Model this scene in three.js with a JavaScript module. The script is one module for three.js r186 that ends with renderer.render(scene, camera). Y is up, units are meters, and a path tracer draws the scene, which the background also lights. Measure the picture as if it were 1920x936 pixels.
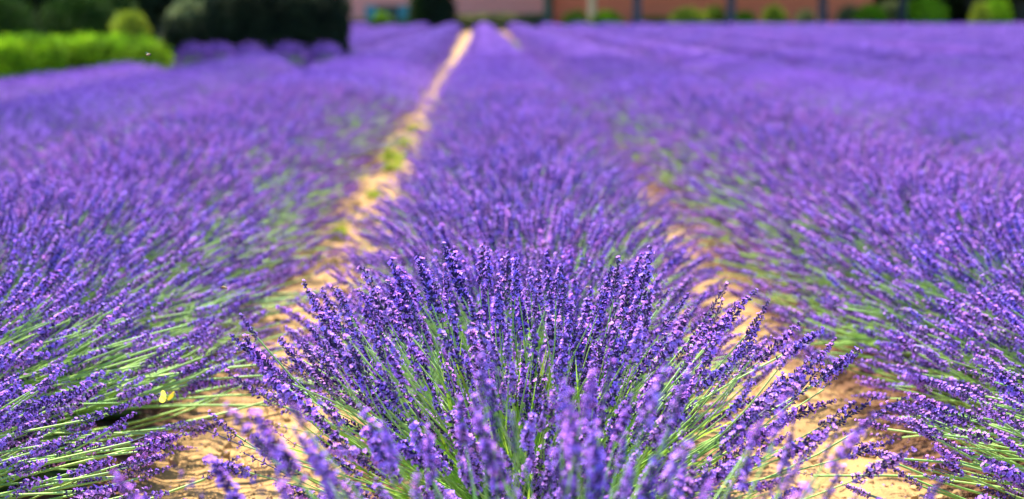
import * as THREE from 'three';
import { Sky } from 'three/addons/objects/Sky.js';
import { mergeGeometries } from 'three/addons/utils/BufferGeometryUtils.js';
import { createNoise3D } from 'simplex-noise';

// ------------------------------------------------------------------ camera, sky, sun, exposure
const scene = new THREE.Scene();
const W = 1920, H = 936, F = 2400;                       // the photograph's frame and focal length in its pixels
const EYE = 1.09, PITCH = -Math.atan((468 - 22) / F), YAW = -Math.atan(55 / F);
const camera = new THREE.PerspectiveCamera(2 * Math.atan(468 / F) * 180 / Math.PI, W / H, 0.05, 900);
camera.rotation.order = 'YXZ';
camera.rotation.set(PITCH, YAW, 0);
camera.position.set(0, EYE, 0);
camera.filmGauge = 36;
camera.updateMatrixWorld(true);
camera.updateProjectionMatrix();
camera.focus = 2.52;                                     // metres to the sharp flower spikes
const APERTURE = 0.023;
camera.userData.fStop = camera.getFocalLength() / 1000 / APERTURE;

const SUN = new THREE.Vector3(-0.2, 0.85, -0.42).normalize();
const sky = new Sky();
sky.name = 'sky';
sky.userData.kind = 'structure';
sky.scale.setScalar(800);
sky.material.uniforms.sunPosition.value.copy(SUN);
sky.material.uniforms.turbidity.value = 3;
sky.material.uniforms.rayleigh.value = 1.6;
sky.material.uniforms.mieCoefficient.value = 0.004;
scene.add(sky);
scene.environmentIntensity = 0.12;
const sun = new THREE.DirectionalLight(new THREE.Color(1, 0.94, 0.84), 5);
sun.name = 'sun';
sun.position.copy(SUN).multiplyScalar(60).add(new THREE.Vector3(0, 0, -30));
sun.target.position.set(0, 0, -30);
sun.castShadow = true;
Object.assign(sun.shadow.camera, { left: -60, right: 60, top: 60, bottom: -60, near: 1, far: 200 });
sun.shadow.mapSize.set(4096, 4096);
scene.add(sun, sun.target);
const renderer = new THREE.WebGLRenderer({ antialias: true });
renderer.toneMapping = THREE.LinearToneMapping;
renderer.toneMappingExposure = 2.95;
renderer.shadowMap.enabled = true;
renderer.setSize(1024, 499);

// ------------------------------------------------------------------ small helpers
const rngOf = (a) => () => { a |= 0; a = (a + 0x6d2b79f5) | 0; let t = Math.imul(a ^ (a >>> 15), 1 | a); t = (t + Math.imul(t ^ (t >>> 7), 61 | t)) ^ t; return ((t ^ (t >>> 14)) >>> 0) / 4294967296; };
const noise = createNoise3D(rngOf(77));
const V = (x, y, z) => new THREE.Vector3(x, y, z);
const C = (r, g, b) => new THREE.Color().setRGB(r, g, b);
const lerp = THREE.MathUtils.lerp, clamp = THREE.MathUtils.clamp;
const pick = (r, list) => list[Math.floor(r() * list.length) % list.length];
const UP = V(0, 1, 0);
function at(px, py, depth) {                             // the point at that depth (metres along -z) seen at a pixel of the photograph
  const d = V((px - W / 2) / F, -(py - H / 2) / F, -1).applyQuaternion(camera.quaternion);
  return d.multiplyScalar(depth / -d.z).add(camera.position);
}
const toPixel = (p) => { const v = p.clone().project(camera); return [(v.x + 1) / 2 * W, (1 - v.y) / 2 * H]; };
const names = new Map();
function numbered(name) {
  const n = names.get(name) ?? 0;
  names.set(name, n + 1);
  return n ? name + '_' + String(n).padStart(3, '0') : name;
}
function tag(o, label, category, group, kind) {
  if (label) o.userData.label = label;
  if (category) o.userData.category = category;
  if (group) o.userData.group = group;
  if (kind) o.userData.kind = kind;
  return o;
}
function thing(name, pos, label, category, group) {
  const g = new THREE.Group();
  g.name = numbered(name);
  g.position.copy(pos);
  scene.add(g);
  return tag(g, label, category, group);
}
function part(name, geo, mat, parent, kind) {
  const m = new THREE.Mesh(geo, mat);
  m.name = name;
  m.castShadow = m.receiveShadow = true;
  if (kind) m.userData.kind = kind;
  parent.add(m);
  return m;
}
function copies(name, geo, mat, matrices, colors, parent, kind = 'stuff') {
  const m = new THREE.InstancedMesh(geo, mat, matrices.length);
  m.name = name;
  m.castShadow = m.receiveShadow = true;
  matrices.forEach((x, i) => m.setMatrixAt(i, x));
  if (colors) colors.forEach((c, i) => m.setColorAt(i, c));
  if (kind) m.userData.kind = kind;
  if (parent) parent.add(m);
  return m;
}
// a mesh under construction: positions, colours and triangles
class MB {
  constructor() { this.p = []; this.c = []; this.i = []; }
  v(p, c) { this.p.push(p.x, p.y, p.z); this.c.push(c.r, c.g, c.b); return this.p.length / 3 - 1; }
  t(a, b, c) { this.i.push(a, b, c); }
  spindle(base, axis, len, wide, sides, c0, c1, mid = 0.55) {
    const x = V(0.31, 0.52, -0.79).cross(axis).normalize(), y = axis.clone().cross(x);
    const a = this.v(base, c0), m = base.clone().addScaledVector(axis, len * mid), b = this.v(base.clone().addScaledVector(axis, len), c1);
    const cm = c0.clone().lerp(c1, 0.6), ring = [];
    for (let k = 0; k < sides; k++) {
      const w = k / sides * Math.PI * 2;
      ring.push(this.v(m.clone().addScaledVector(x, Math.cos(w) * wide).addScaledVector(y, Math.sin(w) * wide), cm));
    }
    for (let k = 0; k < sides; k++) { const n = (k + 1) % sides; this.t(a, ring[n], ring[k]); this.t(b, ring[k], ring[n]); }
  }
  flower(center, axis, size, lobes, c, r) {              // a small flared corolla of pointed lobes
    const x = V(0.61, -0.32, 0.72).cross(axis).normalize(), y = axis.clone().cross(x);
    const o = this.v(center, c.clone().multiplyScalar(0.6)), turn = r() * 6;
    for (let k = 0; k < lobes; k++) {
      const w = turn + k / lobes * Math.PI * 2, h = Math.PI / lobes * 0.9, s = size * (0.75 + r() * 0.5), cc = c.clone().multiplyScalar(0.85 + r() * 0.3);
      const on = (ang, rad, up) => this.v(center.clone().addScaledVector(x, Math.cos(ang) * rad).addScaledVector(y, Math.sin(ang) * rad).addScaledVector(axis, up), cc);
      const a = on(w - h, s * 0.72, s * 0.5), b = on(w + h, s * 0.72, s * 0.5), e = on(w, s, s * 0.3);
      this.t(o, a, e); this.t(o, e, b);
    }
  }
  tube(points, radii, sides, c0, c1) {
    let last = null;
    const n = points.length;
    for (let k = 0; k < n; k++) {
      const d = points[Math.min(k + 1, n - 1)].clone().sub(points[Math.max(k - 1, 0)]).normalize();
      const x = V(0.17, 0.23, 0.96).cross(d).normalize(), y = d.clone().cross(x), cc = c0.clone().lerp(c1, k / (n - 1)), ring = [];
      for (let s = 0; s < sides; s++) {
        const w = s / sides * Math.PI * 2;
        ring.push(this.v(points[k].clone().addScaledVector(x, Math.cos(w) * radii[k]).addScaledVector(y, Math.sin(w) * radii[k]), cc));
      }
      if (last) for (let s = 0; s < sides; s++) { const q = (s + 1) % sides; this.t(last[s], last[q], ring[s]); this.t(last[q], ring[q], ring[s]); }
      last = ring;
    }
  }
  blade(base, dir, side, len, wide, bend, c0, c1, segs = 3) {   // a narrow leaf that bends over
    let prev = null;
    for (let k = 0; k <= segs; k++) {
      const t = k / segs, w = wide * (t < 0.35 ? 0.6 + t : Math.max(0.05, 1 - (t - 0.35) / 0.65)) * 0.5;
      const p = base.clone().addScaledVector(dir, len * t).addScaledVector(UP, -bend * len * t * t), cc = c0.clone().lerp(c1, t);
      const a = this.v(p.clone().addScaledVector(side, -w), cc), b = this.v(p.clone().addScaledVector(side, w), cc);
      if (prev) { this.t(prev[0], prev[1], a); this.t(prev[1], b, a); }
      prev = [a, b];
    }
  }
  geo() {
    const g = new THREE.BufferGeometry();
    g.setAttribute('position', new THREE.Float32BufferAttribute(this.p, 3));
    g.setAttribute('color', new THREE.Float32BufferAttribute(this.c, 3));
    g.setIndex(this.i);
    g.computeVertexNormals();
    return g;
  }
}
function basis(pos, yAxis, xHint, scale) {
  const y = yAxis.clone().normalize(), x = xHint.clone().addScaledVector(y, -xHint.dot(y));
  if (x.lengthSq() < 1e-8) x.set(1, 0, 0).addScaledVector(y, -y.x);
  x.normalize();
  const z = x.clone().cross(y);
  return new THREE.Matrix4().makeBasis(x.multiplyScalar(scale), y.multiplyScalar(scale), z.multiplyScalar(scale)).setPosition(pos);
}
function grainTexture(size, seed, fn) {
  const data = new Uint8Array(size * size * 4), r = rngOf(seed);
  for (let y = 0; y < size; y++) for (let x = 0; x < size; x++) {
    const c = fn(x / size, y / size, r), o = (y * size + x) * 4;
    for (let k = 0; k < 3; k++) data[o + k] = clamp(c[k], 0, 1) * 255;
    data[o + 3] = 255;
  }
  const t = new THREE.DataTexture(data, size, size);
  t.wrapS = t.wrapT = THREE.RepeatWrapping;
  t.magFilter = THREE.LinearFilter;
  t.minFilter = THREE.LinearMipmapLinearFilter;
  t.generateMipmaps = true;
  t.needsUpdate = true;
  return t;
}
const tile = (u, v, f, s) => noise(Math.cos(u * 6.2832) * f, Math.sin(u * 6.2832) * f + s, Math.cos(v * 6.2832) * f) * 0.6 + noise(Math.sin(v * 6.2832) * f + s, Math.cos(u * 6.2832) * f * 1.3, s) * 0.4;

// ------------------------------------------------------------------ materials
const std = (o) => new THREE.MeshStandardMaterial({ vertexColors: true, roughness: 0.8, side: THREE.DoubleSide, ...o });
const leafy = (o) => new THREE.MeshPhysicalMaterial({ vertexColors: true, roughness: 0.9, transmission: 0.35, thickness: 0, specularIntensity: 0.25, side: THREE.DoubleSide, ...o });
const M = {
  spike: [C(1, 1, 1), C(1.18, 0.95, 1.05), C(0.78, 0.74, 0.95), C(1.05, 1.0, 0.85), C(1.0, 0.9, 1.1)].map((color) => leafy({ color, transmission: 0.22, roughness: 0.85 })),
  stem: [C(1, 1, 1), C(1.25, 1.15, 1.1), C(0.72, 0.85, 0.7)].map((color) => std({ color, roughness: 0.62 })),
  leaf: leafy({ transmission: 0.4 }),
  crown: leafy({ transmission: 0.15 }),
  dark: std({ roughness: 0.95 }),
  wood: std({ roughness: 0.9 }),
};

// ------------------------------------------------------------------ lavender: flower spikes, stems, leaves
const BUD0 = C(0.06, 0.045, 0.10), BUD1 = C(0.08, 0.022, 0.25), PETAL = C(0.575, 0.27, 0.98);
const NEAR_BUD = C(0.04, 0.011, 0.15), NEAR_PETAL = C(0.62, 0.315, 0.98);
const SPIKE_L = 0.08;
function spikeGeometry(seed, whorls, ring, bloom, gapWhorl, fat, ragged = 0.1, bend = 0) {   // the spike stands on y = 0 and is SPIKE_L long
  const r = rngOf(seed), mb = new MB();
  mb.tube([V(0, -0.001, 0), V(0, SPIKE_L * 0.95, 0)], [0.0012, 0.0008], 4, C(0.2, 0.22, 0.2), C(0.12, 0.08, 0.25));
  const levels = [];
  for (let k = 0; k < whorls; k++) levels.push([k / (whorls - 1), 1]);
  if (gapWhorl) levels.push([-gapWhorl / SPIKE_L, 0.7]);
  for (const [t, amount] of levels) {
    const fatness = t < 0 ? 0.9 : (t < 0.25 ? 0.85 + t * 0.6 : lerp(1, 0.42, Math.pow((t - 0.25) / 0.75, 1.5)));
    const n = Math.max(3, Math.round(ring * (t > 0.85 ? 0.6 : 1) * amount));
    for (let k = 0; k < n; k++) {
      const w = (k + r() * 0.7 + t * 7.3) / n * Math.PI * 2, lift = lerp(0.55, 1.5, Math.max(t, 0)) + (r() - 0.5) * 0.4;
      const axis = V(Math.cos(w), lift, Math.sin(w)).normalize();
      if (r() < ragged) continue;
      const base = V(Math.cos(w) * 0.001, t * SPIKE_L * 0.92 + (r() - 0.5) * 0.0075, Math.sin(w) * 0.001);
      const len = 0.0092 * fatness * fat * (0.7 + r() * 0.6), wide = 0.0017 * fat * (0.8 + 0.3 * r()) * (0.6 + 0.4 * fatness);
      const dark = 0.7 + r() * 0.6;
      mb.spindle(base, axis, len, wide, 4, BUD0.clone().multiplyScalar(dark), NEAR_BUD.clone().multiplyScalar(dark), 0.6);
      if (r() < bloom * (t > 0.9 ? 0.7 : 1)) {
        const tint = NEAR_PETAL.clone().multiplyScalar(0.75 + r() * 0.5);
        tint.r *= 0.85 + r() * 0.4;
        mb.flower(base.clone().addScaledVector(axis, len * 0.82), axis, 0.0035 * fat * (0.55 + 0.8 * r()), 5, tint, r);
      }
    }
  }
  for (let i = 0; i < mb.p.length; i += 3) { const t = Math.max(0, mb.p[i + 1] / SPIKE_L); mb.p[i] += bend * t * t; }
  return mb.geo();
}
const spikeGeos = [
  spikeGeometry(1, 13, 8, 0.55, 0, 1, 0.08, 0.004), spikeGeometry(2, 11, 8, 0.62, 0.017, 1.02, 0.1, 0.009), spikeGeometry(3, 14, 7, 0.36, 0, 0.9, 0.12, -0.004),
  spikeGeometry(4, 12, 8, 0.72, 0.013, 1.08, 0.06, 0.002), spikeGeometry(5, 10, 8, 0.25, 0.022, 0.84, 0.2, 0.007), spikeGeometry(6, 13, 8, 0.5, 0, 0.98, 0.15, -0.008),
  spikeGeometry(7, 9, 8, 0.6, 0.024, 0.95, 0.1, 0.005), spikeGeometry(8, 5, 7, 0.4, 0, 0.8, 0.25, 0.003),
];
const STEM_L = 0.35, BOWS = [-0.075, -0.04, -0.01, 0.03];
const stemGeos = BOWS.map((b) => {
  const mb = new MB(), pts = [], rad = [];
  for (let k = 0; k <= 6; k++) { const t = k / 6; pts.push(V(b * 4 * t * (1 - t) * STEM_L, t * STEM_L, Math.sin(t * 5 + b * 90) * 0.003 * t)); rad.push(lerp(0.0015, 0.00105, t)); }
  mb.tube(pts, rad, 5, C(0.30, 0.56, 0.05), C(0.34, 0.55, 0.14));
  return mb.geo();
});
const bladeGeos = [0, 1, 2].map((k) => {
  const mb = new MB();
  mb.blade(V(0, 0, 0), V(0, 1, 0.12 * k).normalize(), V(1, 0, 0), 0.2, 0.0040, 0.05 + 0.12 * k, C(0.22, 0.42, 0.03), C(0.38, 0.62, 0.07), 4);
  return mb.geo();
});

// the stems of one plant: from its crown on the ground out to the envelope, an ellipsoid with half-axes rx, ry, rz
function growPlant(r, o) {
  const out = [], base = V(o.x, 0.05, -o.z);
  for (let k = 0; k < o.n; k++) {
    const low = r() < (o.side ?? 0), cosT = low ? 0.1 + r() * 0.6 : 1 - r() * (1 - Math.cos(o.maxTilt ?? 1.5)), sinT = Math.sqrt(1 - cosT * cosT);
    const w = low ? (r() < 0.5 ? 0 : Math.PI) + (r() + r() - 1) * 0.9 : r() * Math.PI * 2;
    const d = V(sinT * Math.cos(w), cosT, sinT * Math.sin(w));
    const reach = 1 / Math.hypot(d.x / o.rx, d.y / o.ry, d.z / o.rz);
    const spike = SPIKE_L * (o.size ?? 1) * (0.58 + r() * 0.7);
    const depth = low ? 0.62 + 0.37 * r() : o.vary ? 1.04 - o.vary * Math.pow(r(), 1.3) : 0.78 + 0.25 * Math.pow(r(), 0.7);
    const far = Math.max(reach * depth - spike * 0.85, 0.1);
    const e = base.clone().addScaledVector(d, far).add(V((r() - 0.5) * 0.05, (r() - 0.5) * 0.02, (r() - 0.5) * 0.05));
    const b = base.clone().addScaledVector(d, far * 0.16).add(V((r() - 0.5) * 0.13, 0, (r() - 0.5) * 0.13));
    e.y = Math.max(e.y, 0.04 + r() * 0.05); b.y = Math.max(b.y, 0.02);
    const bow = Math.floor(r() * 4), chord = e.clone().sub(b), len = chord.length();
    chord.divideScalar(len);
    const bowDir = UP.clone().addScaledVector(chord, -chord.y);
    if (bowDir.lengthSq() < 0.02) bowDir.set(r() - 0.5, 0, r() - 0.5);
    bowDir.normalize();
    // bows above the chord droop the tip, bows below turn it up
    const axis = chord.clone().addScaledVector(bowDir, -4 * BOWS[bow] * 0.9).add(V((r() - 0.5) * 0.16, (r() - 0.5) * 0.16 + 0.16, (r() - 0.5) * 0.16)).normalize();
    out.push({ stem: basis(b, chord, bowDir, len / STEM_L), bow, spike: basis(e, axis, V(r() - 0.5, r() - 0.5, r() - 0.5), spike / SPIKE_L), tip: e.clone().addScaledVector(axis, spike), e, axis, len: spike,
      kind: r() < 0.06 ? 7 : Math.floor(r() * 7), tint: Math.floor(r() * 5), shade: 0.82 + r() * 0.36, warm: clamp(r() * 0.75 + (o.warm ?? 0.12), 0, 0.99) });
  }
  return out;
}
function growBlades(r, o, n) {
  const out = [];
  for (let k = 0; k < n; k++) {
    const t = Math.pow(r(), 0.8) * 1.3, w = r() * Math.PI * 2, d = V(Math.sin(t) * Math.cos(w), Math.cos(t), Math.sin(t) * Math.sin(w));
    const reach = 1 / Math.hypot(d.x / o.rx, d.y / o.ry, d.z / o.rz);
    const s = r() * 0.45 * reach;
    const b = V(o.x + (r() - 0.5) * 0.2, 0.03, -o.z + (r() - 0.5) * 0.2).addScaledVector(d, s);
    d.add(V((r() - 0.5) * 0.5, (r() - 0.5) * 0.3, (r() - 0.5) * 0.5)).normalize();
    out.push(basis(b, d, V(r() - 0.5, r() - 0.5, r() - 0.5), (0.7 + r() * 0.7) * clamp(reach * 1.9, 0.5, 1.25)));
  }
  return out;
}
function moundGeometry(seed) {
  const g = new THREE.IcosahedronGeometry(1, 5), p = g.attributes.position, col = [];
  for (let i = 0; i < p.count; i++) {
    const v = V(p.getX(i), p.getY(i), p.getZ(i)), n = noise(v.x * 3, v.y * 3, v.z * 3 + seed) * 0.14 + noise(v.x * 9, v.y * 9, v.z * 9 + seed) * 0.09;
    v.multiplyScalar(1 + n);
    p.setXYZ(i, v.x, v.y, v.z);
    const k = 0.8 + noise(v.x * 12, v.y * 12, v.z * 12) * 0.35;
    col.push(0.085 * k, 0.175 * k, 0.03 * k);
  }
  g.setAttribute('color', new THREE.Float32BufferAttribute(col, 3));
  g.deleteAttribute('uv');
  g.computeVertexNormals();
  return g;
}
const moundGeo = moundGeometry(3);
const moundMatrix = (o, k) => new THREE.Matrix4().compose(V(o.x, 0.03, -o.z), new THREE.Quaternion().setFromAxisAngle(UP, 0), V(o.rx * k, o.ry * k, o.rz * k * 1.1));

// near plants: every stem is its own copy, those that show largest are parts of their own
const nearThings = [];
function nearThing(group, plants, seed, own, bladesEach) {
  const r = rngOf(seed);
  const stems = plants.flatMap((o) => growPlant(r, o));
  const blades = plants.flatMap((o) => growBlades(r, o, bladesEach));
  nearThings.push({ group, stems, blades, plants, own });
}
function finishNear() {
  const cell = 7, grid = new Map(), seen = [];
  for (const t of nearThings) for (const s of t.stems) {
    s.mid = s.e.clone().lerp(s.tip, 0.5);
    s.depth = s.mid.distanceTo(camera.position);
    const [x0, y0] = toPixel(s.e), [x1, y1] = toPixel(s.tip);
    s.px = Math.hypot(x1 - x0, y1 - y0);
    const mx = (x0 + x1) / 2, my = (y0 + y1) / 2;
    s.in = mx > -5 && mx < W + 5 && my > -5 && my < H + 10;
    s.key = Math.floor(mx / cell) + ',' + Math.floor(my / cell);
    if (s.in) for (const q of [0.15, 0.5, 0.85]) {
      const k = Math.floor(lerp(x0, x1, q) / cell) + ',' + Math.floor(lerp(y0, y1, q) / cell);
      grid.set(k, Math.min(grid.get(k) ?? 1e9, s.depth));
    }
  }
  for (const t of nearThings) {
    const local = (m) => new THREE.Matrix4().makeTranslation(-t.group.position.x, -t.group.position.y, -t.group.position.z).multiply(m);
    for (const s of t.stems) s.score = s.in ? s.px * (s.depth < (grid.get(s.key) ?? 1e9) + 0.05 ? 1 : 0.15) : 0;
    const ranked = [...t.stems].sort((a, b) => b.score - a.score), mine = new Set(ranked.slice(0, t.own).filter((s) => s.score > 6));
    for (const s of mine) {
      const st = part('flower_stem', stemGeos[s.bow], M.stem[Math.floor(s.warm * 3)], t.group);
      st.matrixAutoUpdate = true;
      local(s.stem).decompose(st.position, st.quaternion, st.scale);
      const sp = part('flower_spike', spikeGeos[s.kind], M.spike[s.tint], st);
      s.stem.clone().invert().multiply(s.spike).decompose(sp.position, sp.quaternion, sp.scale);
    }
    const rest = t.stems.filter((s) => !mine.has(s));
    BOWS.forEach((_, b) => {
      const l = rest.filter((s) => s.bow === b);
      if (l.length) copies('stem_mass', stemGeos[b], M.stem[0], l.map((s) => local(s.stem)), l.map((s) => C(0.8 + s.warm * 0.4, 0.85 + s.warm * 0.25, 0.75 + s.warm * 0.35)), t.group);
    });
    spikeGeos.forEach((g, k) => {
      const l = rest.filter((s) => s.kind === k);
      if (l.length) copies('flower_mass', g, M.spike[0], l.map((s) => local(s.spike)), l.map((s) => C(s.shade * (0.8 + s.warm * 0.5), s.shade * (0.92 + s.warm * 0.16), s.shade * (1.02 - s.warm * 0.08))), t.group);
    });
    const r = rngOf(t.stems.length);
    bladeGeos.forEach((g, k) => {
      const l = t.blades.filter((_, i) => i % 3 === k);
      copies('leaf_mass', g, M.leaf, l.map(local), l.map(() => { const q = 0.7 + r() * 0.6; return C(q * (0.9 + r() * 0.35), q, q * 0.9); }), t.group);
    });
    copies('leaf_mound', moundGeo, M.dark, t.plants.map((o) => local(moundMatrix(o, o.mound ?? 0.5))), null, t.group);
  }
}

// plants farther back: whole plants merged and repeated along their row
function farPlant(seed, n, detail) {
  const r = rngOf(seed), fl = new MB(), gr = new MB();
  const o = { x: 0, z: 0, rx: 0.73, ry: 0.44, rz: 0.46, n, side: detail === 1 ? 0.24 : 0.1, size: detail === 2 ? 1.25 : 1.05 };
  for (const s of growPlant(r, o)) {
    const x = V(0.4, 0.1, 0.9).cross(s.axis).normalize(), y = s.axis.clone().cross(x), tone = s.shade * (0.85 + r() * 0.3) * (detail === 1 ? 1.08 : 0.74);
    if (detail === 1) {
      for (let k = 0; k < 5; k++) {
        const t = k / 5, fat = lerp(0.0085, 0.0045, t);
        for (let q = 0; q < 4; q++) {
          const w = (q + 0.5 * k) * Math.PI / 2 + r(), bloom = r() < 0.72;
          const dir = x.clone().multiplyScalar(Math.cos(w)).addScaledVector(y, Math.sin(w)).addScaledVector(s.axis, 0.75).normalize();
          const c = (bloom ? NEAR_PETAL : BUD1).clone().multiplyScalar(tone * (0.75 + r() * 0.4));
          fl.spindle(s.e.clone().addScaledVector(s.axis, s.len * t), dir, fat * 1.6, fat * (bloom ? 0.5 : 0.36), 3, bloom ? BUD1.clone().lerp(PETAL, 0.35) : BUD0, c, 0.7);
        }
      }
      fl.spindle(s.e.clone().addScaledVector(s.axis, s.len * 0.82), s.axis, s.len * 0.22, 0.004, 4, BUD1, BUD1);
    } else {
      for (let k = 0; k < 3; k++) {
        const c0 = (r() < 0.42 ? PETAL : BUD1).clone().multiplyScalar(tone), c1 = (r() < 0.48 ? PETAL : BUD1).clone().multiplyScalar(tone);
        fl.spindle(s.e.clone().addScaledVector(s.axis, s.len * (k * 0.3 - 0.03)).addScaledVector(x, (r() - 0.5) * 0.006), s.axis, s.len * 0.5, lerp(0.0095, 0.006, k / 2), 4, c0, c1, 0.45);
      }
    }
    const p0 = V(0, 0, 0).applyMatrix4(s.stem), p1 = V(0, STEM_L, 0).applyMatrix4(s.stem);
    if (detail === 1 || r() < 0.35) {
      const q = 0.8 + r() * 0.4, cs = C(0.3 * q, 0.43 * q, 0.17 * q);
      gr.tube([p0, p0.clone().lerp(p1, 0.5).add(V(0, 0.008, 0)), p1], detail === 1 ? [0.0016, 0.0014, 0.0012] : [0.003, 0.0028, 0.0024], 3, cs, cs);
    }
  }
  for (const m of growBlades(r, o, detail === 1 ? 260 : 90)) {
    const b = V(0, 0, 0).applyMatrix4(m), d = V(0, 1, 0).transformDirection(m), sd = V(1, 0, 0).transformDirection(m), q = 0.7 + r() * 0.6;
    gr.blade(b, d, sd, 0.16 + r() * 0.08, detail === 1 ? 0.007 : 0.014, 0.1, C(0.2 * q, 0.36 * q, 0.05 * q), C(0.3 * q, 0.5 * q, 0.1 * q), 2);
  }
  const g2 = moundGeo.clone();
  g2.applyMatrix4(moundMatrix(o, 0.55));
  return { flowers: fl.geo(), green: gr.geo(), mound: g2 };
}
const midPlants = [farPlant(11, 1020, 1), farPlant(12, 980, 1), farPlant(13, 1060, 1)];
const backPlants = [farPlant(21, 560, 2), farPlant(22, 600, 2), farPlant(23, 580, 2)];
function placePlants(group, list, kinds, r) {
  const buckets = kinds.map(() => [[], []]), rowTone = (r() - 0.5) * 0.2;
  for (const [x, z, s, h] of list) {
    const k = Math.floor(r() * kinds.length), m = new THREE.Matrix4().compose(V(x, 0, -z).sub(group.position), new THREE.Quaternion().setFromAxisAngle(UP, (r() < 0.5 ? Math.PI : 0) + (r() - 0.5) * 0.3), V(s, h, 1.05));
    buckets[k][0].push(m);
    const q = (0.88 + r() * 0.24) * (1 + rowTone), hue = noise(x * 0.8, z * 0.5, 21) * 0.1 + rowTone + (r() - 0.5) * 0.14;
    buckets[k][1].push(C(q * (1.02 + hue), q * (1 + hue * 0.3), q));
  }
  buckets.forEach(([m, c], k) => {
    if (!m.length) return;
    copies('flower_mass', kinds[k].flowers, M.spike[0], m, c, group);
    copies('stem_mass', kinds[k].green, M.leaf, m, null, group);
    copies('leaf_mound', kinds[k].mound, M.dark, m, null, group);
  });
}

// ------------------------------------------------------------------ ground
const PITCH_X = 1.7, ROW0 = 0.1, END = 74;
const rowX = (k) => ROW0 + PITCH_X * k;
function groundHeight(x, z) {
  const u = ((x - ROW0) / PITCH_X) - Math.round((x - ROW0) / PITCH_X);      // -0.5 and 0.5 in the paths
  const soft = z < 20 && Math.abs(x) < 8 ? 1 : 0.35;
  return 0.035 * Math.cos(u * Math.PI * 2) * (Math.abs(x) < 40 && z < END + 1 && z > 0 ? 1 : 0) + soft * (noise(x * 1.7, z * 1.7, 0) * 0.018 + noise(x * 6, z * 6, 4) * 0.012 + noise(x * 11, z * 11, 9) * 0.006);
}
{
  const lines = (list) => list.flatMap(([a, b, n]) => Array.from({ length: n }, (_, i) => a + (b - a) * i / n));
  const xs = [...lines([[-400, -60, 10], [-60, -8, 50], [-8, -2.2, 60], [-2.2, 2.2, 150], [2.2, 8, 60], [8, 60, 60], [60, 400, 10]]), 400];
  const zs = [...lines([[-30, 0.5, 12], [0.5, 9, 230], [9, 25, 110], [25, 100, 90], [100, 500, 12]]), 500];
  const p = [], c = [], uv = [], idx = [];
  for (const z of zs) for (const x of xs) {
    p.push(x, groundHeight(x, z), -z);
    uv.push(x, z);
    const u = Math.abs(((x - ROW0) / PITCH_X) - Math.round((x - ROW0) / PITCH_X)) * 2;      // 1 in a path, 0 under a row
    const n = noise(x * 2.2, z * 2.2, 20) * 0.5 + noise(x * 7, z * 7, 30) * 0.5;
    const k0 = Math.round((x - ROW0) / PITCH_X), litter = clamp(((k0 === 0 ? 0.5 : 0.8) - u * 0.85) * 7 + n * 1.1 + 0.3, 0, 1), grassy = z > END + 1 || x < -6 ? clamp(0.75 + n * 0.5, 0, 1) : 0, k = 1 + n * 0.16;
    const col = C(0.44 * k, 0.25 * k, 0.08 * k).lerp(C(0.17, 0.07, 0.024), litter).lerp(C(0.16, 0.19, 0.06), grassy);  // the brown is litter plus shade painted in along the row skirts
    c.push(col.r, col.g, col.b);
  }
  const nx = xs.length;
  for (let j = 0; j < zs.length - 1; j++) for (let i = 0; i < nx - 1; i++) { const a = j * nx + i; idx.push(a, a + 1, a + nx, a + 1, a + nx + 1, a + nx); }
  const g = new THREE.BufferGeometry();
  g.setAttribute('position', new THREE.Float32BufferAttribute(p, 3));
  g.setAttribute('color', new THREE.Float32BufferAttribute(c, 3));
  g.setAttribute('uv', new THREE.Float32BufferAttribute(uv, 2));
  g.setIndex(idx);
  g.computeVertexNormals();
  const grain = grainTexture(512, 5, (u, v, r) => { const q = 0.82 + tile(u, v, 3, 1) * 0.12 + tile(u, v, 11, 5) * 0.1 + (r() - 0.5) * 0.18; return [q, q, q]; });
  tag(part('ground', g, new THREE.MeshStandardMaterial({ vertexColors: true, map: grain, bumpMap: grain, bumpScale: 0.012, roughness: 0.95 }), scene), 'sandy orange soil of the field, bare in the paths between the lavender', null, null, 'structure');
}
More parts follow.
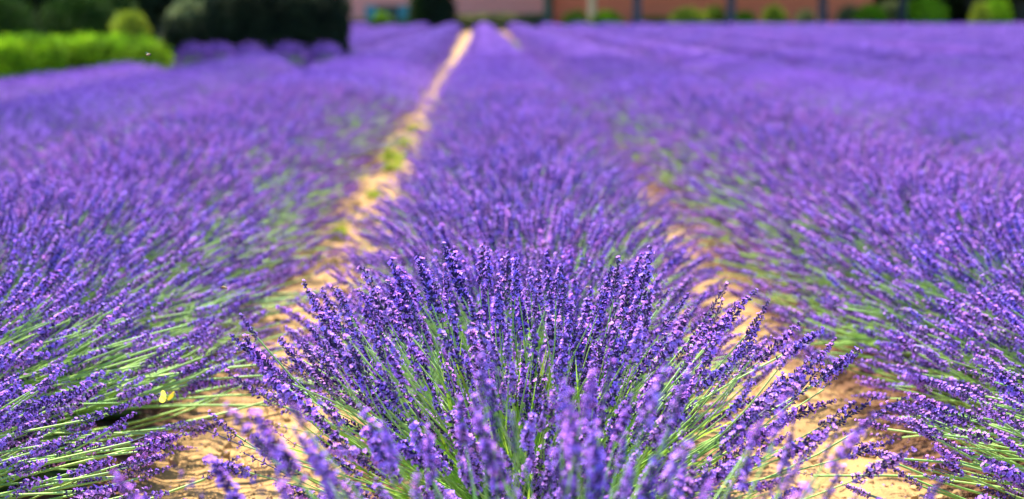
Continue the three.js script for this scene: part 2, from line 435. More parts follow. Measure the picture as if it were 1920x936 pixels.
// clods and dry litter on the paths
function pebbleGeometry(seed, detail = 1) {
  const g = new THREE.IcosahedronGeometry(1, detail), p = g.attributes.position, col = [];
  for (let i = 0; i < p.count; i++) {
    const v = V(p.getX(i), p.getY(i), p.getZ(i));
    v.multiplyScalar(1 + noise(v.x * 1.6 + seed, v.y * 1.6, v.z * 1.6) * 0.35);
    p.setXYZ(i, v.x, v.y * 0.7, v.z);
    const q = 0.9 + noise(v.x * 4, v.y * 4, v.z * 4 + seed) * 0.15;
    col.push(q, q, q);
  }
  g.setAttribute('color', new THREE.Float32BufferAttribute(col, 3));
  g.computeVertexNormals();
  return g;
}
{
  const r = rngOf(91), m = [], c = [], lm = [], lc = [];
  for (let k = 0; k < 9000; k++) {
    const row = pick(r, [-0.5, -0.5, 0.5, 0.5, -1.5, 1.5]), z = 1.6 + Math.pow(r(), 1.5) * 12, x = ROW0 + PITCH_X * row + (r() + r() - 1) * 0.5;
    const s = 0.003 + Math.pow(r(), 6) * 0.016;
    m.push(new THREE.Matrix4().compose(V(x, groundHeight(x, z) + s * 0.2, -z), new THREE.Quaternion().setFromEuler(new THREE.Euler(r() * 6, r() * 6, r() * 6)), V(s, s, s)));
    const q = 0.7 + r() * 0.5;
    c.push(C(0.47 * q, 0.29 * q, 0.11 * q));
  }
  tag(copies('soil_clods', pebbleGeometry(2), M.dark, m, c, scene), 'crumbs and small clods of soil strewn along the paths', null, null, 'stuff');
  const leaf = new MB();
  leaf.blade(V(0, 0, 0), V(0, 1, 0), V(1, 0, 0), 0.028, 0.003, 0.1, C(1, 1, 1), C(0.8, 0.75, 0.7), 2);
  for (let k = 0; k < 16000; k++) {
    const side = pick(r, [-1, 1, -1, 1, -2, 2]), z = 1.5 + Math.pow(r(), 1.4) * 11, edge = Math.sign(side) * (0.74 - Math.abs(r() + r() - 1) * 0.3);
    const x = (side === -2 ? rowX(-1) - edge : side === 2 ? rowX(1) - edge : side === -1 && r() < 0.6 ? rowX(-1) - edge : side === 1 && r() < 0.6 ? rowX(1) - edge : rowX(0) + edge);
    lm.push(basis(V(x, groundHeight(x, z) + 0.004, -z), V(r() - 0.5, (r() - 0.3) * 0.5, r() - 0.5), V(r() - 0.5, r() * 0.4, r() - 0.5), 0.5 + r() * 1.1));
    const q = 0.5 + r() * 0.9;
    lc.push(C(0.22 * q, 0.10 * q, 0.04 * q));
  }
  tag(copies('leaf_litter', leaf.geo(), M.dark, lm, lc, scene), 'brown dry leaf litter at the feet of the lavender rows', null, null, 'stuff');
}
{
  const r = rngOf(311), m = [], c = [], petal = new MB();
  petal.blade(V(0, 0, 0), V(0, 1, 0), V(1, 0, 0), 0.008, 0.004, 0.3, C(1, 1, 1), C(1, 1, 1), 2);
  for (let k = 0; k < 5000; k++) {
    const z = 1.5 + Math.pow(r(), 1.4) * 9, x = ROW0 + (r() < 0.5 ? -0.8 : 0.9) + (r() + r() - 1) * 0.4;
    m.push(basis(V(x, groundHeight(x, z) + 0.004, -z), V(r() - 0.5, (r() - 0.3) * 0.4, r() - 0.5), V(r() - 0.5, r() * 0.4, r() - 0.5), 0.6 + r() * 0.9));
    const q = 0.5 + r() * 0.7;
    c.push(r() < 0.55 ? C(0.40 * q, 0.22 * q, 0.62 * q) : C(0.30 * q, 0.22 * q, 0.13 * q));
  }
  tag(copies('fallen_petals', petal.geo(), M.dark, m, c, scene), 'fallen petals and chaff sprinkled on the soil of the paths', null, null, 'stuff');
}
// single stones and weeds in the paths
{
  const r = rngOf(17), stoneGeo = pebbleGeometry(6, 2), pale = new THREE.MeshStandardMaterial({ vertexColors: true, color: C(0.42, 0.35, 0.25), roughness: 0.9 });
  const spots = [[475, 632, 'pale round stone at the left path edge beside the front bush'], [505, 596, 'smaller pale stone lying just behind the round one on the left path'], [640, 520, 'pale stone far up the left path'], [1595, 800, 'pale flat stone on the right path'], [1655, 845, 'small pale stone near the bottom of the right path']];
  for (const [px, py, label] of spots) {
    const d = V((px - W / 2) / F, -(py - H / 2) / F, -1).applyQuaternion(camera.quaternion), p = d.multiplyScalar(-(EYE - 0.01) / d.y).add(camera.position);
    const s = new THREE.Mesh(stoneGeo, pale);
    s.name = numbered('stone');
    s.position.copy(p);
    s.position.y = groundHeight(p.x, -p.z) + 0.004;
    s.scale.set(0.014 + r() * 0.008, 0.012, 0.013 + r() * 0.006);
    s.rotation.y = r() * 6;
    s.castShadow = s.receiveShadow = true;
    scene.add(tag(s, label, 'stone', 'pale stones lying in the paths'));
  }
  const weeds = [[774, 236, 0.13, 'yellowish weed at the far end of the weed strip on the left path'], [700, 352, 0.09, 'yellowish weed at the near end of the weed strip on the left path'], [757, 262, 0.15, 'green weed just beyond the biggest weed tuft of the left path'], [733, 307, 0.13, 'green weed just in front of the biggest weed tuft of the left path'], [745, 285, 0.19, 'bright green weed tuft far up the left path'], [626, 430, 0.1, 'small green weed in the left path near the front bushes'], [590, 470, 0.05, 'tiny weed at the left edge of the left path'], [952, 97, 0.6, 'yellow green weeds in the far stretch of the right path']];
  for (const [px, py, size, label] of weeds) {
    const d = V((px - W / 2) / F, -(py - H / 2) / F, -1).applyQuaternion(camera.quaternion), p = d.multiplyScalar(-(EYE - 0.02) / d.y).add(camera.position);
    p.y = groundHeight(p.x, -p.z);
    const g = thing('weed_tuft', p, label, 'weed'), mb = new MB(), n = 60;
    for (let k = 0; k < n; k++) {
      const t = r() * 1.2, w = r() * 6.28, q = 0.8 + r() * 0.5, dir = V(Math.sin(t) * Math.cos(w), Math.cos(t), Math.sin(t) * Math.sin(w));
      mb.blade(V((r() - 0.5) * size, 0, (r() - 0.5) * size * 1.8), dir, V(Math.sin(w), 0, -Math.cos(w)), size * (0.5 + r() * 0.5), size * 0.16, 0.3, C(0.24 * q, 0.32 * q, 0.02 * q), C(0.42 * q, 0.50 * q, 0.04 * q), 3);
    }
    part('leaf_tuft', mb.geo(), M.leaf, g);
  }
}

// ------------------------------------------------------------------ the rows and the two front bushes
const ordinal = ['', 'first', 'second', 'third', 'fourth', 'fifth', 'sixth', 'seventh', 'eighth', 'ninth', 'tenth', 'eleventh', 'twelfth', 'thirteenth', 'fourteenth', 'fifteenth', 'sixteenth', 'seventeenth', 'eighteenth', 'nineteenth', 'twentieth'];
const ROWS = 'lavender rows of the field';
function rowLabel(k) {
  if (k === 0) return 'central lavender row running from the front bushes straight to the far trees';
  if (k === -1) return 'broad lavender row left of the central one, across the sandy path';
  if (k === 1) return 'broad lavender row right of the central one, across the right path';
  if (k === -2) return 'lavender row that runs towards the dark clipped hedge, second left of the central one';
  if (k === -3) return 'outermost near lavender row at left, running to the end of the bright green hedge';
  if (k < -3) return (k === -4 ? 'short far lavender row emerging right of the dark hedge' : 'leftmost short far lavender row, half hidden by the dark hedge');
  return ordinal[k] + ' lavender row to the right of the central lavender row';
}
function makeRow(k, spans, nearPlants) {
  const g = thing('lavender_bed', V(rowX(k), 0, -spans[0][0]), rowLabel(k), 'lavender row', ROWS), r = rngOf(500 + k * 7), mid = [], back = [], near = [];
  for (const [z0, z1] of spans) for (let z = z0; z < z1; z += 0.56) {
    const x = rowX(k) + (k === 0 ? 0.13 * clamp((z - 3.3) / 3, 0, 1) * clamp((60 - z) / 20, 0, 1) : 0) + noise(z * 0.35, k * 3.1, 5) * 0.06, s = 0.96 + noise(z * 0.9, k, 2) * 0.1, h = (k === -3 ? 0.8 : 1) * (1 + noise(z * 0.7, k, 8) * 0.07), wide = k === 0 ? lerp(1.12, 0.84, clamp((z - 16) / 30, 0, 1)) : lerp(Math.abs(k) === 1 ? 1.46 : 1.16, 0.78, clamp((z - 19) / 45, 0, 1));
    if (nearPlants && z < 10 + r() * 3) near.push({ x, z, rx: (k === 0 ? lerp(0.76, 0.88, clamp((z - 6) / 4, 0, 1)) : lerp(k === 1 ? 1.08 : 1.2, k === 1 ? 1.1 : 1.16, clamp((z - 2.4) / 2.5, 0, 1))) * s, ry: (k === 0 && z < 3.6 ? 0.42 : 0.46) * h, rz: 0.47, warm: 0.12 + noise(z * 0.8, k * 4.4, 11) * 0.3, n: k === 0 ? (z < 4.4 ? 660 : 860) : z > 6 ? 1300 : 1650, side: k === 0 ? 0 : 0.3 });
    else if (z < 19) mid.push([x, z + (r() - 0.5) * 0.08, s * (k === 0 ? 1.18 : k === -1 ? 1.56 : k === 1 ? 1.42 : 1.18), h]);
    else back.push([x, z + (r() - 0.5) * 0.08, s * wide, h]);
  }
  if (near.length) nearThing(g, near, 900 + k, 250, k === 0 ? 260 : 380);
  placePlants(g, mid, midPlants, r);
  placePlants(g, back, backPlants, r);
}
const frontBush = thing('lavender_bush', V(0.1, 0, -2.42), 'foremost sharp lavender bush with flower spikes fanning out over the paths', 'lavender bush', 'lavender bushes at the head of the central row');
nearThing(frontBush, [{ x: 0.10, z: 2.42, rx: 0.84, ry: 0.57, rz: 0.54, n: 600, mound: 0.30, size: 1.22, maxTilt: 1.24, vary: 0.5 }], 41, 300, 900);
const blurBush = thing('lavender_bush', V(0.12, 0, -1.6), 'blurred nearest lavender spikes rising from the bottom edge', 'lavender bush', 'lavender bushes at the head of the central row');
nearThing(blurBush, [{ x: 0.08, z: 1.58, rx: 0.8, ry: 0.60, rz: 0.36, n: 240, mound: 0.3, size: 1.05, maxTilt: 1.2 }], 43, 200, 240);
makeRow(0, [[3.2, END]], true);
makeRow(-1, [[1.3, END]], true);
makeRow(1, [[1.3, END]], true);
makeRow(-2, [[6.6, 20], [28, END]]);
makeRow(-3, [[9.5, 18.8], [48, END]]);
makeRow(-4, [[52, END]]);
makeRow(-5, [[58, END]]);
for (let k = 2; k <= 18; k++) makeRow(k, [[Math.max(6.6, rowX(k) / 0.47 - 1.5), END]]);
finishNear();

// ------------------------------------------------------------------ hedges, shrubs and trees behind the field
function leafCluster(seed, n, radius, leaf, c0, c1) {
  const r = rngOf(seed), mb = new MB();
  for (let k = 0; k < n; k++) {
    const d = V(r() - 0.5, r() - 0.5, r() - 0.5).normalize(), p = d.clone().multiplyScalar(radius * Math.cbrt(r()));
    const side = V(r() - 0.5, r() - 0.5, r() - 0.5).cross(d).normalize(), q = 0.75 + r() * 0.5;
    mb.blade(p, d.add(V(0, 0.4, 0)).normalize(), side, leaf * (0.7 + r() * 0.6), leaf * 0.55, 0.2, c0.clone().multiplyScalar(q), c1.clone().multiplyScalar(q), 2);
  }
  return mb.geo();
}
const GREEN = { bright: [C(0.12, 0.25, 0.005), C(0.32, 0.52, 0.012)], dark: [C(0.011, 0.02, 0.008), C(0.024, 0.04, 0.013)], mid: [C(0.02, 0.05, 0.004), C(0.04, 0.085, 0.006)], olive: [C(0.15, 0.17, 0.06), C(0.24, 0.26, 0.10)], yellow: [C(0.24, 0.29, 0.02), C(0.40, 0.45, 0.035)] };
const clusters = {};
const clusterOf = (tone, size) => (clusters[tone + size] ??= leafCluster(tone.length * 31 + size * 100, 46, 0.16 * size, 0.075 * size, ...GREEN[tone]));
function coreGeometry(w, h, d, color, seed) {
  const g = new THREE.BoxGeometry(w, h, d, 12, 8, 6), p = g.attributes.position, col = [];
  for (let i = 0; i < p.count; i++) {
    const x = p.getX(i), y = p.getY(i), z = p.getZ(i), n = noise(x * 2.5 + seed, y * 2.5, z * 2.5) * 0.06;
    p.setXYZ(i, x * (1 + n), y * (1 + n * 0.6), z * (1 + n));
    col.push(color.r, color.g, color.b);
  }
  g.setAttribute('color', new THREE.Float32BufferAttribute(col, 3));
  g.computeVertexNormals();
  return g;
}
function hedge(name, x, z, w, h, d, tone, label, category, seed, size = 1, group) {
  const g = thing(name, V(x, 0, -z), label, category, group), r = rngOf(seed), m = [], c = [];
  const n = Math.round((w * h * 2 + w * d + d * h * 2) * 75 / (size * size));
  for (let k = 0; k < n; k++) {
    let a = (r() - 0.5) * w, b = r() * h, e = (r() - 0.5) * d;
    const f = r() * (w * h * 2 + w * d + 2 * d * h);
    if (f < w * h * 2) e = (r() < 0.5 ? -0.5 : 0.5) * d; else if (f < w * h * 2 + w * d) b = h; else a = (r() < 0.5 ? -0.5 : 0.5) * w;
    const bump = noise((x + a) * 1.6, b * 1.6, (z + e) * 1.6 + seed) * 0.1 + noise((x + a) * 5, b * 5, (z + e) * 5 + seed) * 0.11;
    m.push(new THREE.Matrix4().compose(V(a * (1 + bump * 0.4), Math.max(0.05, (b - 0.06) * (1 + bump)), e * (1 + bump * 0.5)), new THREE.Quaternion().setFromEuler(new THREE.Euler(r() - 0.5, r() * 6, r() - 0.5)), V(1, 1, 1).multiplyScalar(0.7 + r() * 0.6)));
    const patch = noise((x + a) * 2.6, b * 4, (z + e) * 2.6 + seed), q = (0.65 + r() * 0.7) * clamp(1 + patch * 0.75, 0.35, 1.7);
    c.push(C(q * (1 + Math.max(0, patch) * 0.35), q, q));
  }
  copies('foliage', clusterOf(tone, size), M.crown, m, c, g);
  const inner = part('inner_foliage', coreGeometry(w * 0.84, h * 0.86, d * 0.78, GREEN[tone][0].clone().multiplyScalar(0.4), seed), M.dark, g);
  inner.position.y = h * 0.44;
  for (let k = 0; k < 3; k++) {
    const mb = new MB();
    mb.tube([V((k - 1) * w * 0.3, -0.05, 0), V((k - 1) * w * 0.3 + 0.03, h * 0.3, 0.02), V((k - 1) * w * 0.28, h * 0.6, 0)], [0.03, 0.025, 0.02], 6, C(0.12, 0.09, 0.06), C(0.1, 0.08, 0.05));
    part('stem', mb.geo(), M.wood, g);
  }
  return g;
}
function shrub(name, x, z, w, h, tone, label, category, seed, size = 1, group, lift = 0) {   // a round or conical crown on short stems
  const g = thing(name, V(x, 0, -z), label, category, group), r = rngOf(seed), m = [], c = [], cone = name === 'cypress_tree';
  const n = Math.round(w * h * 130 / (size * size));
  for (let k = 0; k < n; k++) {
    const t = r(), a = r() * 6.283, y = lift + (h - lift) * (cone ? 0.03 + 0.97 * t : t);
    const rad = (w / 2) * (cone ? Math.pow(1 - t, 0.75) * (0.85 + 0.15 * Math.min(1, t * 8)) : Math.sqrt(Math.max(0, 1 - Math.pow(2 * t - 0.85, 2) / 1.4))) * (0.6 + 0.4 * Math.sqrt(r())) * (1 + noise(Math.cos(a) * 2 + seed, y * 2, Math.sin(a) * 2) * 0.2);
    m.push(new THREE.Matrix4().compose(V(Math.cos(a) * rad, y, Math.sin(a) * rad), new THREE.Quaternion().setFromEuler(new THREE.Euler(r() - 0.5, r() * 6, r() - 0.5)), V(1, cone ? 1.5 : 1, 1).multiplyScalar(0.7 + r() * 0.6)));
    const q = 0.7 + r() * 0.6;
    c.push(C(q, q, q));
  }
  copies('foliage', clusterOf(tone, size), M.crown, m, c, g);
  const mb = new MB();
  mb.tube([V(0, -0.1, 0), V(0.02, h * 0.4, 0.02), V(0, h * 0.8, 0)], [w * 0.07, w * 0.05, w * 0.02], 8, C(0.14, 0.1, 0.07), C(0.1, 0.08, 0.05));
  part('stem', mb.geo(), M.wood, g);
  return g;
}
function tree(x, z, trunkR, trunkH, crownR, crownH, tone, bark, label, seed, group, size = 3, name = 'shade_tree', density = 1) {
  const g = thing(name, V(x, 0, -z), label, 'tree', group), r = rngOf(seed), mb = new MB(), pts = [], rad = [];
  for (let k = 0; k <= 8; k++) { const t = k / 8; pts.push(V(noise(t * 2, seed, 1) * 0.08 * t, t * (trunkH + crownH * 0.3) - 0.1, noise(t * 2, seed, 5) * 0.08 * t)); rad.push(trunkR * (t < 0.12 ? 1.25 - t * 2 : 1 - t * 0.4)); }
  mb.tube(pts, rad, 12, bark, bark.clone().multiplyScalar(0.85));
  part('trunk', mb.geo(), M.wood, g);
  const m = [], c = [], centres = [];
  for (let k = 0; k < 7; k++) {
    const a = k / 7 * 6.283 + r(), q = crownR * (0.45 + r() * 0.35), p = V(Math.cos(a) * q, trunkH + crownH * (0.25 + 0.6 * r()), Math.sin(a) * q);
    centres.push([p, crownR * (0.38 + 0.2 * r())]);
    const lb = new MB(), s = V(0, trunkH * (0.85 + 0.15 * r()), 0);
    lb.tube([s, s.clone().lerp(p, 0.5).add(V(0, 0.2, 0)), p], [trunkR * 0.5, trunkR * 0.32, trunkR * 0.12], 7, bark, bark);
    part('branch', lb.geo(), M.wood, g);
  }
  centres.push([V(0, trunkH + crownH * 0.75, 0), crownR * 0.5]);
  for (const [p, R] of centres) {
    const n = Math.round(46 * R * R * density / (size * size / 9));
    for (let k = 0; k < n; k++) {
      const d = V(r() - 0.5, r() - 0.5, r() - 0.5).normalize().multiplyScalar(R * Math.cbrt(0.25 + 0.75 * r()));
      d.y *= 0.75;
      m.push(new THREE.Matrix4().compose(p.clone().add(d), new THREE.Quaternion().setFromEuler(new THREE.Euler(r() - 0.5, r() * 6, r() - 0.5)), V(1, 1, 1).multiplyScalar(0.7 + r() * 0.7)));
      const q = 0.65 + r() * 0.7;
      c.push(C(q, q, q));
    }
  }
  copies('crown', clusterOf(tone, size), M.crown, m, c, g);
  return g;
}
// left: the garden beside the field
const lx = (px, z) => at(px, 22, z).x;
hedge('clipped_hedge', (lx(-90, 20) + lx(120, 20)) / 2, 20.2, lx(120, 20) - lx(-90, 20), 0.62, 0.9, 'bright', 'bright green clipped hedge at the left edge of the picture', 'hedge', 61, 0.8, 'bright green clipped hedges left of the field');
hedge('clipped_hedge', (lx(132, 20) + lx(208, 20)) / 2, 20.3, lx(208, 20) - lx(132, 20), 0.65, 0.8, 'bright', 'middle bright green clipped hedge, a little taller than its neighbours', 'hedge', 62, 0.8, 'bright green clipped hedges left of the field');
hedge('clipped_hedge', (lx(216, 20) + lx(284, 20)) / 2, 20.2, lx(284, 20) - lx(216, 20), 0.59, 0.7, 'bright', 'short bright green clipped hedge nearest to the dark hedge', 'hedge', 63, 0.8, 'bright green clipped hedges left of the field');
hedge('clipped_hedge', (lx(408, 23) + lx(636, 23)) / 2, 23, lx(636, 23) - lx(408, 23), 1.30, 1.2, 'dark', 'tall dark clipped evergreen hedge standing in the field', 'hedge', 64, 0.7);
hedge('clipped_hedge', (lx(328, 22.8) + lx(404, 22.8)) / 2, 22.8, lx(404, 22.8) - lx(328, 22.8), 0.88, 0.9, 'dark', 'lower dark clipped hedge against the left side of the tall dark hedge', 'hedge', 65, 0.7);
shrub('garden_shrub', lx(362, 25.5), 25.5, 1.0, 1.22, 'olive', 'pale olive shrub showing above the lower dark hedge', 'shrub', 66, 0.9);
shrub('garden_shrub', lx(242, 24.5), 24.5, 0.6, 1.0, 'yellow', 'yellow green conical shrub behind the bright hedges', 'shrub', 67, 0.8);
shrub('garden_shrub', lx(150, 27), 27, 1.5, 1.35, 'mid', 'mid green shrub behind the middle bright hedge', 'shrub', 68, 1);
shrub('garden_shrub', lx(15, 26), 26, 0.9, 1.25, 'mid', 'mid green shrub behind the bright hedge at the left edge', 'shrub', 69, 1);
shrub('garden_shrub', lx(215, 29), 29, 0.9, 1.5, 'mid', 'dusky green shrub between the conical shrub and the trees', 'shrub', 70, 1);
const GT = 'dark evergreen trees behind the left hedges';
[[-60, 31, 'dark evergreen tree at the left edge behind the bright hedges'], [70, 32, 'dark evergreen tree behind the bright hedge, second from the left edge'], [190, 33, 'dark evergreen tree behind the middle bright hedge and its shrub'], [300, 32, 'dark evergreen tree between the bright hedges and the dark hedge'], [430, 34, 'dark evergreen tree behind the dark hedge']].forEach(([px, z, label], k) =>
  tree(lx(px, z), z, 0.12, 0.5, 1.5, 3.6, 'dark', C(0.08, 0.06, 0.045), label, 71 + k, GT, 1.8, 'evergreen_tree', 1.4));
hedge('clipped_hedge', lx(140, 36), 36.5, 12, 2.2, 1, 'dark', 'long dark hedge closing the garden behind the evergreen trees', 'hedge', 79, 1.6);
// single lavender plants in front of the dark hedge
[[361, 'leftmost'], [408, 'second from left'], [467, 'middle one'], [540, 'second from right'], [610, 'rightmost']].forEach(([px, which], k) => {
  const z = 21.4, p = at(px, 22, z), g = thing('lavender_plant', V(p.x, 0, -z), which + ' of the five lavender plants against the dark hedge', 'lavender plant', 'lavender plants against the dark hedge'), b = backPlants[k % 3];
  const s = 0.62 + 0.06 * (k % 2);
  [['flower_mass', b.flowers, M.spike[0]], ['stem_mass', b.green, M.leaf], ['leaf_mound', b.mound, M.dark]].forEach(([n, geo, mat]) => part(n, geo, mat, g, 'stuff').scale.set(s, 1.24, s));
});

// ------------------------------------------------------------------ the farmhouse, the row of plane trees and their shrubs
const plaster = (a, b, seed, rough = 0.92) => {
  const t = grainTexture(256, seed, (u, v, r) => { const q = 0.5 + tile(u, v, 2, seed) * 0.3 + tile(u, v, 7, seed + 3) * 0.25 + (r() - 0.5) * 0.12; return [0, 1, 2].map((k) => lerp(a[k], b[k], clamp(q, 0, 1))); });
  t.colorSpace = THREE.SRGBColorSpace;
  t.repeat.set(0.4, 0.4);
  return new THREE.MeshStandardMaterial({ map: t, roughness: rough });
};
function box(name, w, h, d, x, y, z, mat, parent) {
  const g = new THREE.BoxGeometry(w, h, d), uv = g.attributes.uv, p = g.attributes.position, n = g.attributes.normal;
  for (let i = 0; i < uv.count; i++) uv.setXY(i, Math.abs(n.getX(i)) > 0.5 ? p.getZ(i) : p.getX(i), Math.abs(n.getY(i)) > 0.5 ? p.getZ(i) : p.getY(i));
  const m = part(name, g, mat, parent);
  m.position.set(x, y, z);
  return m;
}
const pinkWall = plaster([0.86, 0.50, 0.44], [0.93, 0.58, 0.52], 31), orangeWall = plaster([0.82, 0.41, 0.29], [0.90, 0.49, 0.35], 32);  // pink versus orange: a difference in lighting put into the plaster colours
const teal = new THREE.MeshStandardMaterial({ color: C(0.03, 0.20, 0.22), roughness: 0.5 }), stoneMat = plaster([0.72, 0.64, 0.52], [0.84, 0.76, 0.64], 33), gloom = new THREE.MeshStandardMaterial({ color: C(0.02, 0.02, 0.025), roughness: 0.2 });
const roofMat = plaster([0.62, 0.36, 0.24], [0.74, 0.48, 0.34], 34);
const HZ = 84, hx = (px) => lx(px, HZ);
function gable(w, d, h) {
  const s = new THREE.Shape([new THREE.Vector2(-d / 2 - 0.4, 0), new THREE.Vector2(d / 2 + 0.4, 0), new THREE.Vector2(0, h)]);
  return new THREE.ExtrudeGeometry(s, { depth: w, bevelEnabled: false }).translate(0, 0, -w / 2).rotateY(Math.PI / 2);
}
{
  const x0 = hx(560), x1 = hx(1034), w = x1 - x0, cx = (x0 + x1) / 2, g = thing('farmhouse', V(cx, 0, -HZ), 'dusty pink farmhouse with teal window shutters behind the far end of the rows', 'house');
  const wx = hx(727) - cx, ww = 1.35, y0 = 0.35, y1 = 1.5;
  box('wall', wx - ww / 2 + w / 2, 5.6, 0.5, (wx - ww / 2 - w / 2) / 2, 2.8, 0, pinkWall, g);
  box('wall', w / 2 - wx - ww / 2, 5.6, 0.5, (wx + ww / 2 + w / 2) / 2, 2.8, 0, pinkWall, g);
  box('wall', ww, y0, 0.5, wx, y0 / 2, 0, pinkWall, g);
  box('wall', ww, 5.6 - y1, 0.5, wx, (5.6 + y1) / 2, 0, pinkWall, g);
  box('wall', 0.5, 5.6, 7, -w / 2 + 0.25, 2.8, -3.752, pinkWall, g);
  box('wall', 0.5, 5.6, 7, w / 2 - 0.25, 2.8, -3.752, pinkWall, g);
  box('wall', w, 5.6, 0.4, 0, 2.8, -7.46, pinkWall, g);
  const win = box('window', ww, y1 - y0, 0.05, wx, (y0 + y1) / 2, -0.1, gloom, g);
  box('frame', ww, 0.07, 0.07, 0, (y1 - y0) / 2 - 0.035, 0.02, teal, win);
  box('frame', 0.06, y1 - y0 - 0.14, 0.07, 0, 0, 0.02, teal, win);
  box('sill', ww + 0.2, 0.08, 0.3, wx, y0 - 0.045, 0.32, stoneMat, g);
  for (const s of [-1, 1]) {
    const sh = box('shutter', 0.72, y1 - y0, 0.05, wx + s * (ww / 2 + 0.37), (y0 + y1) / 2, 0.285, teal, g);
    for (let k = 0; k < 6; k++) box('slat', 0.6, 0.05, 0.02, 0, -0.45 + k * 0.18, 0.034, teal, sh);
  }
  const rf = part('roof', gable(w, 8, 1.6), roofMat, g);
  rf.position.set(0, 5.603, -3.7);
}
{
  const x0 = hx(1038) + 0.02, x1 = hx(1640), w = x1 - x0, g = thing('barn', V((x0 + x1) / 2, 0, -HZ - 0.6), 'long orange red building in shade behind the row of tree trunks', 'building');
  box('wall', w, 4.2, 0.5, 0, 2.1, 0, orangeWall, g);
  box('wall', 0.5, 4.2, 7, -w / 2 + 0.25, 2.1, -3.752, orangeWall, g);
  box('wall', 0.5, 4.2, 7, w / 2 - 0.25, 2.1, -3.752, orangeWall, g);
  box('wall', w, 4.2, 0.4, 0, 2.1, -7.46, orangeWall, g);
  const rf = part('roof', gable(w, 8, 1.5), roofMat, g);
  rf.position.set(0, 4.203, -3.7);
}
{
  const g = thing('stone_pillar', V(lx(1110, 81), 0, -81), 'slender pale pillar in front of the orange building', 'pillar');
  box('shaft', 0.4, 2.6, 0.4, 0, 1.3, 0, stoneMat, g);
  box('cap', 0.56, 0.12, 0.56, 0, 2.662, 0, stoneMat, g);
}
const PT = 'tree trunks standing in a line before the orange building';
[[1027, 77, 0.3, C(0.09, 0.10, 0.05), 'moss green trunk of the shade tree at the corner of the pink farmhouse'], [1195, 77, 0.3, C(0.09, 0.085, 0.09), 'slate grey tree trunk right of the pale pillar'], [1370, 77, 0.3, C(0.085, 0.08, 0.085), 'slate grey tree trunk between the two pairs of yellow shrubs'], [1543, 77, 0.3, C(0.06, 0.055, 0.06), 'dark tree trunk at the shaded right end of the orange building'], [1692, 76, 0.3, C(0.03, 0.028, 0.025), 'black tree trunk between the bright green shrubs at right']].forEach(([px, z, rad, bark, label], k) =>
  tree(lx(px, z), z, rad, 3.2, 3.0, 4.2, 'mid', bark, label, 101 + k, PT, 3, 'shade_tree'));
shrub('cypress_tree', lx(815, 75.5), 75.5, 2.3, 8, 'dark', 'broad dark cypress in front of the pink farmhouse', 'tree', 111, 2);
shrub('garden_shrub', lx(785, 75), 75, 0.9, 2.4, 'mid', 'green clump standing for the sunlit left side of the cypress', 'shrub', 112, 1.4);  // sunlit side of the cypress, put into a separate greener clump
shrub('garden_shrub', lx(715, 79), 79, 0.95, 0.95, 'bright', 'small bright green shrub under the teal shutters', 'shrub', 113, 1.2);
hedge('clipped_hedge', (hx(640) + hx(775)) / 2 * 0.93, 78, 4.2, 0.45, 0.6, 'mid', 'very low green hedge at the foot of the farmhouse left of the cypress', 'hedge', 114, 1.2);
hedge('clipped_hedge', (lx(858, 77) + lx(1018, 77)) / 2, 77, lx(1018, 77) - lx(858, 77), 0.80, 0.7, 'olive', 'low olive hedge between the cypress and the mossy trunk', 'hedge', 115, 1.2);
hedge('clipped_hedge', (lx(1206, 79) + lx(1290, 79)) / 2 , 79.5, 3, 0.6, 0.7, 'mid', 'low green hedge right of the slate grey trunk beside the pillar', 'hedge', 116, 1.2);
[[1080, 77.5, 1.5, 0.98, 'yellow', 'low yellow green shrub left of the pale pillar'], [1140, 77.5, 1.6, 0.98, 'bright', 'low green shrub between the pale pillar and the slate trunk'], [1290, 77.5, 1.9, 1.15, 'yellow', 'wide yellow green shrub before the orange wall, left of its twin'], [1338, 78, 1.3, 1.25, 'yellow', 'yellow green shrub touching the left of the middle trunk'], [1396, 77.5, 1.2, 0.95, 'bright', 'green shrub just right of the middle trunk'], [1450, 78, 1.3, 1.32, 'yellow', 'round yellow green shrub alone before the orange wall'], [1510, 78.5, 1.0, 1.05, 'olive', 'dull olive shrub left of the dark trunk'], [1592, 78, 1.3, 1.3, 'olive', 'olive shrub at the right end of the orange building'],
  [1632, 77, 1.7, 1.35, 'bright', 'bright green shrub left of the black trunk'], [1668, 79, 1.2, 1.6, 'olive', 'greyish green shrub close to the black trunk'], [1735, 77, 2.5, 1.75, 'bright', 'large bright green shrub right of the black trunk'], [1838, 78, 0.9, 1.5, 'yellow', 'slim yellow green shrub in the dark right corner'], [1868, 79, 1.6, 1.7, 'bright', 'bright green shrub rightmost in the dark corner']].forEach(([px, z, w, h, tone, label], k) =>
  shrub('garden_shrub', lx(px, z), z, w, h, tone, label, 'shrub', 121 + k, 1.3));
[[1660, 86, 'dark evergreen tree behind the black trunk'], [1745, 87, 'dark evergreen tree behind the large bright shrub'], [1830, 86, 'dark evergreen tree behind the slim yellow shrub'], [1915, 87, 'dark evergreen tree at the right edge of the picture'], [2000, 86, 'dark evergreen tree just past the right edge']].forEach(([px, z, label], k) =>
  tree(lx(px, z), z, 0.2, 0.4, 2.3, 6.5, 'dark', C(0.06, 0.05, 0.04), label, 141 + k, 'dark evergreen trees at the far right', 3, 'evergreen_tree', 1.3));
hedge('clipped_hedge', lx(1850, 90), 91, 22, 4.2, 1.2, 'dark', 'tall dark hedge behind the far right trees', 'hedge', 150, 3);
hedge('clipped_hedge', lx(330, 88), 90, 26, 4.5, 1.2, 'dark', 'tall dark hedge far off at left of the farmhouse', 'hedge', 151, 3);

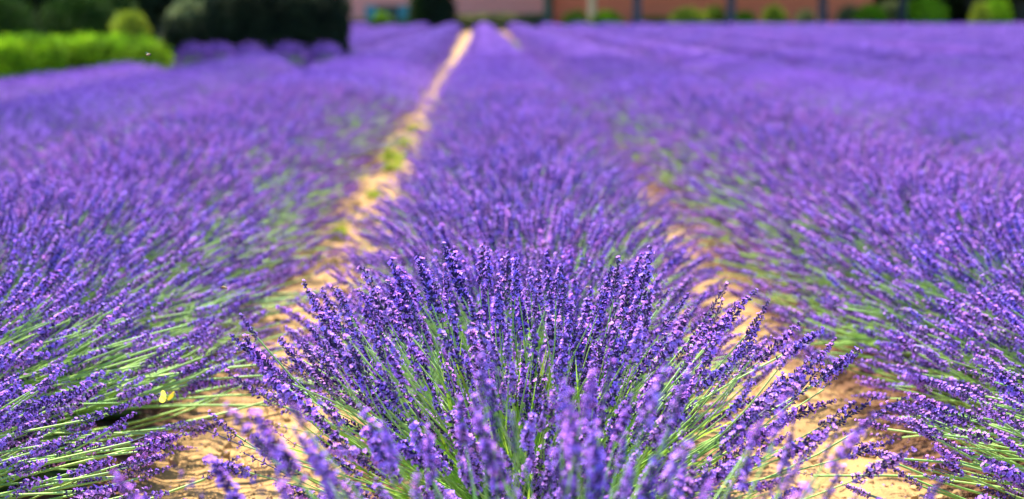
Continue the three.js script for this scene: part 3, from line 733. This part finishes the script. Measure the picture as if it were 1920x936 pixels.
// ------------------------------------------------------------------ insects
const wingMat = new THREE.MeshPhysicalMaterial({ color: C(0.75, 0.7, 0.6), transmission: 0.92, thickness: 0, roughness: 0.15, specularIntensity: 0.3, side: THREE.DoubleSide });
const ball = new THREE.SphereGeometry(1, 14, 10);
function bee(p, turn, tilt, scale, label) {
  const g = thing('honey_bee', p, label, 'bee');
  g.rotation.set(tilt, turn, 0, 'YXZ');
  g.scale.setScalar(scale);
  const fur = new THREE.MeshStandardMaterial({ color: C(0.30, 0.16, 0.05), roughness: 0.95 }), black = new THREE.MeshStandardMaterial({ color: C(0.02, 0.014, 0.01), roughness: 0.4 }), amber = new THREE.MeshStandardMaterial({ color: C(0.62, 0.36, 0.17), roughness: 0.4 });
  const el = (n, x, y, z, sx, sy, sz, m, par = g) => { const o = part(n, ball, m, par); o.position.set(x, y, z); o.scale.set(sx, sy, sz); return o; };
  el('thorax', 0, 0, 0, 0.0023, 0.0022, 0.0025, fur);
  const hd = el('head', 0.0036, -0.0002, 0, 0.0014, 0.0016, 0.0019, black);
  for (const s of [-1, 1]) el('eye', 0.3, 0.3, s * 0.75, 0.45, 0.6, 0.4, black, hd);
  for (let k = 0; k < 5; k++) el('abdomen_segment', -0.0029 - k * 0.00115, -0.0003 - k * 0.00016, 0, 0.00115, 0.0023 - Math.pow(Math.abs(k - 1), 1.4) * 0.00027, 0.0023 - Math.pow(Math.abs(k - 1), 1.4) * 0.00027, k % 2 ? black : amber);
  for (const s of [-1, 1]) for (const [back, len] of [[0.25, 0.0085], [0.7, 0.006]]) {
    const mb = new MB();
    mb.blade(V(0, 0, 0), V(-back, 0.25, s).normalize(), V(1, 0, s * back).normalize(), len, 0.0034, -0.05, C(1, 1, 1), C(1, 1, 1), 5);
    part('wing', mb.geo(), wingMat, g).position.set(0.0003 - back * 0.001, 0.0019, s * 0.001);
  }
  for (const s of [-1, 1]) for (let k = 0; k < 3; k++) {
    const mb = new MB(), x = 0.0014 - k * 0.0014;
    mb.tube([V(x, -0.0014, s * 0.0012), V(x * 1.5, -0.0024, s * 0.003), V(x * 1.9, -0.0048, s * 0.0034)], [0.0003, 0.00025, 0.00015], 5, C(1, 1, 1), C(1, 1, 1));
    part('leg', mb.geo(), black, g);
  }
}
bee(at(418, 539, 2.5), Math.PI - 0.2, 0, 1.15, 'honey bee flying before the left lavender row above the path');
bee(at(1103, 538, 2.47), 0.5, 0.4, 0.85, 'dark bee clinging to a tilted spike top right of the middle of the front bush');
bee(at(820, 564, 2.5), 0.3, 0, 0.6, 'tiny bee hovering left of the middle of the front bush');
bee(at(279, 102, 2.6), 1.2, 0.2, 0.95, 'pale flying bee in the air before the end of the bright hedges');
bee(at(992, 638, 2.38), -0.8, 0.5, 0.6, 'small bee on a short spike in the middle of the front bush');
{
  const p = at(312, 749, 2.2), g = thing('butterfly', p, 'bright yellow butterfly with raised wings beside the left lavender row', 'butterfly');
  
  const yellow = new THREE.MeshPhysicalMaterial({ color: C(0.95, 0.86, 0.03), transmission: 0.35, thickness: 0, roughness: 0.8, side: THREE.DoubleSide });
  const dark = new THREE.MeshStandardMaterial({ color: C(0.12, 0.09, 0.03), roughness: 0.8 });
  const wing = (pts) => new THREE.ExtrudeGeometry(new THREE.Shape(new THREE.SplineCurve(pts.map(([x, y]) => new THREE.Vector2(x, y))).getPoints(24)), { depth: 0.00015, bevelEnabled: false });
  const fore = wing([[0, 0], [0.004, 0.012], [0.010, 0.0195], [0.0135, 0.018], [0.012, 0.010], [0, 0]]), hind = wing([[0, 0], [0.010, 0.009], [0.0135, 0.004], [0.011, -0.004], [0.004, -0.006], [0, 0]]);
  for (const s of [-1, 1]) {
    const hold = s < 0 ? new THREE.Quaternion().setFromEuler(new THREE.Euler(-0.95, Math.PI - 0.1, 0.1)) : new THREE.Quaternion().setFromAxisAngle(V(0.74, 0.67, 0).normalize(), 1.15);
    const f = part('forewing', fore, yellow, g), h = part('hindwing', hind, yellow, g);
    f.quaternion.copy(hold); h.quaternion.copy(hold);
    f.position.set(s * 0.0006, 0, 0.0005); h.position.set(s * 0.0006, -0.001, -0.0004);
  }
  const mb = new MB();
  mb.tube([V(0, -0.002, -0.009), V(0, -0.0015, -0.004), V(0, 0, 0.003), V(0, 0.001, 0.006)], [0.0004, 0.001, 0.0013, 0.0007], 8, C(1, 1, 1), C(1, 1, 1));
  part('body', mb.geo(), dark, g);
  for (const s of [-1, 1]) { const a = new MB(); a.tube([V(0, 0.001, 0.006), V(s * 0.003, 0.004, 0.011)], [0.0002, 0.0001], 4, C(1, 1, 1), C(1, 1, 1)); part('antenna', a.geo(), dark, g); }
}

renderer.render(scene, camera);
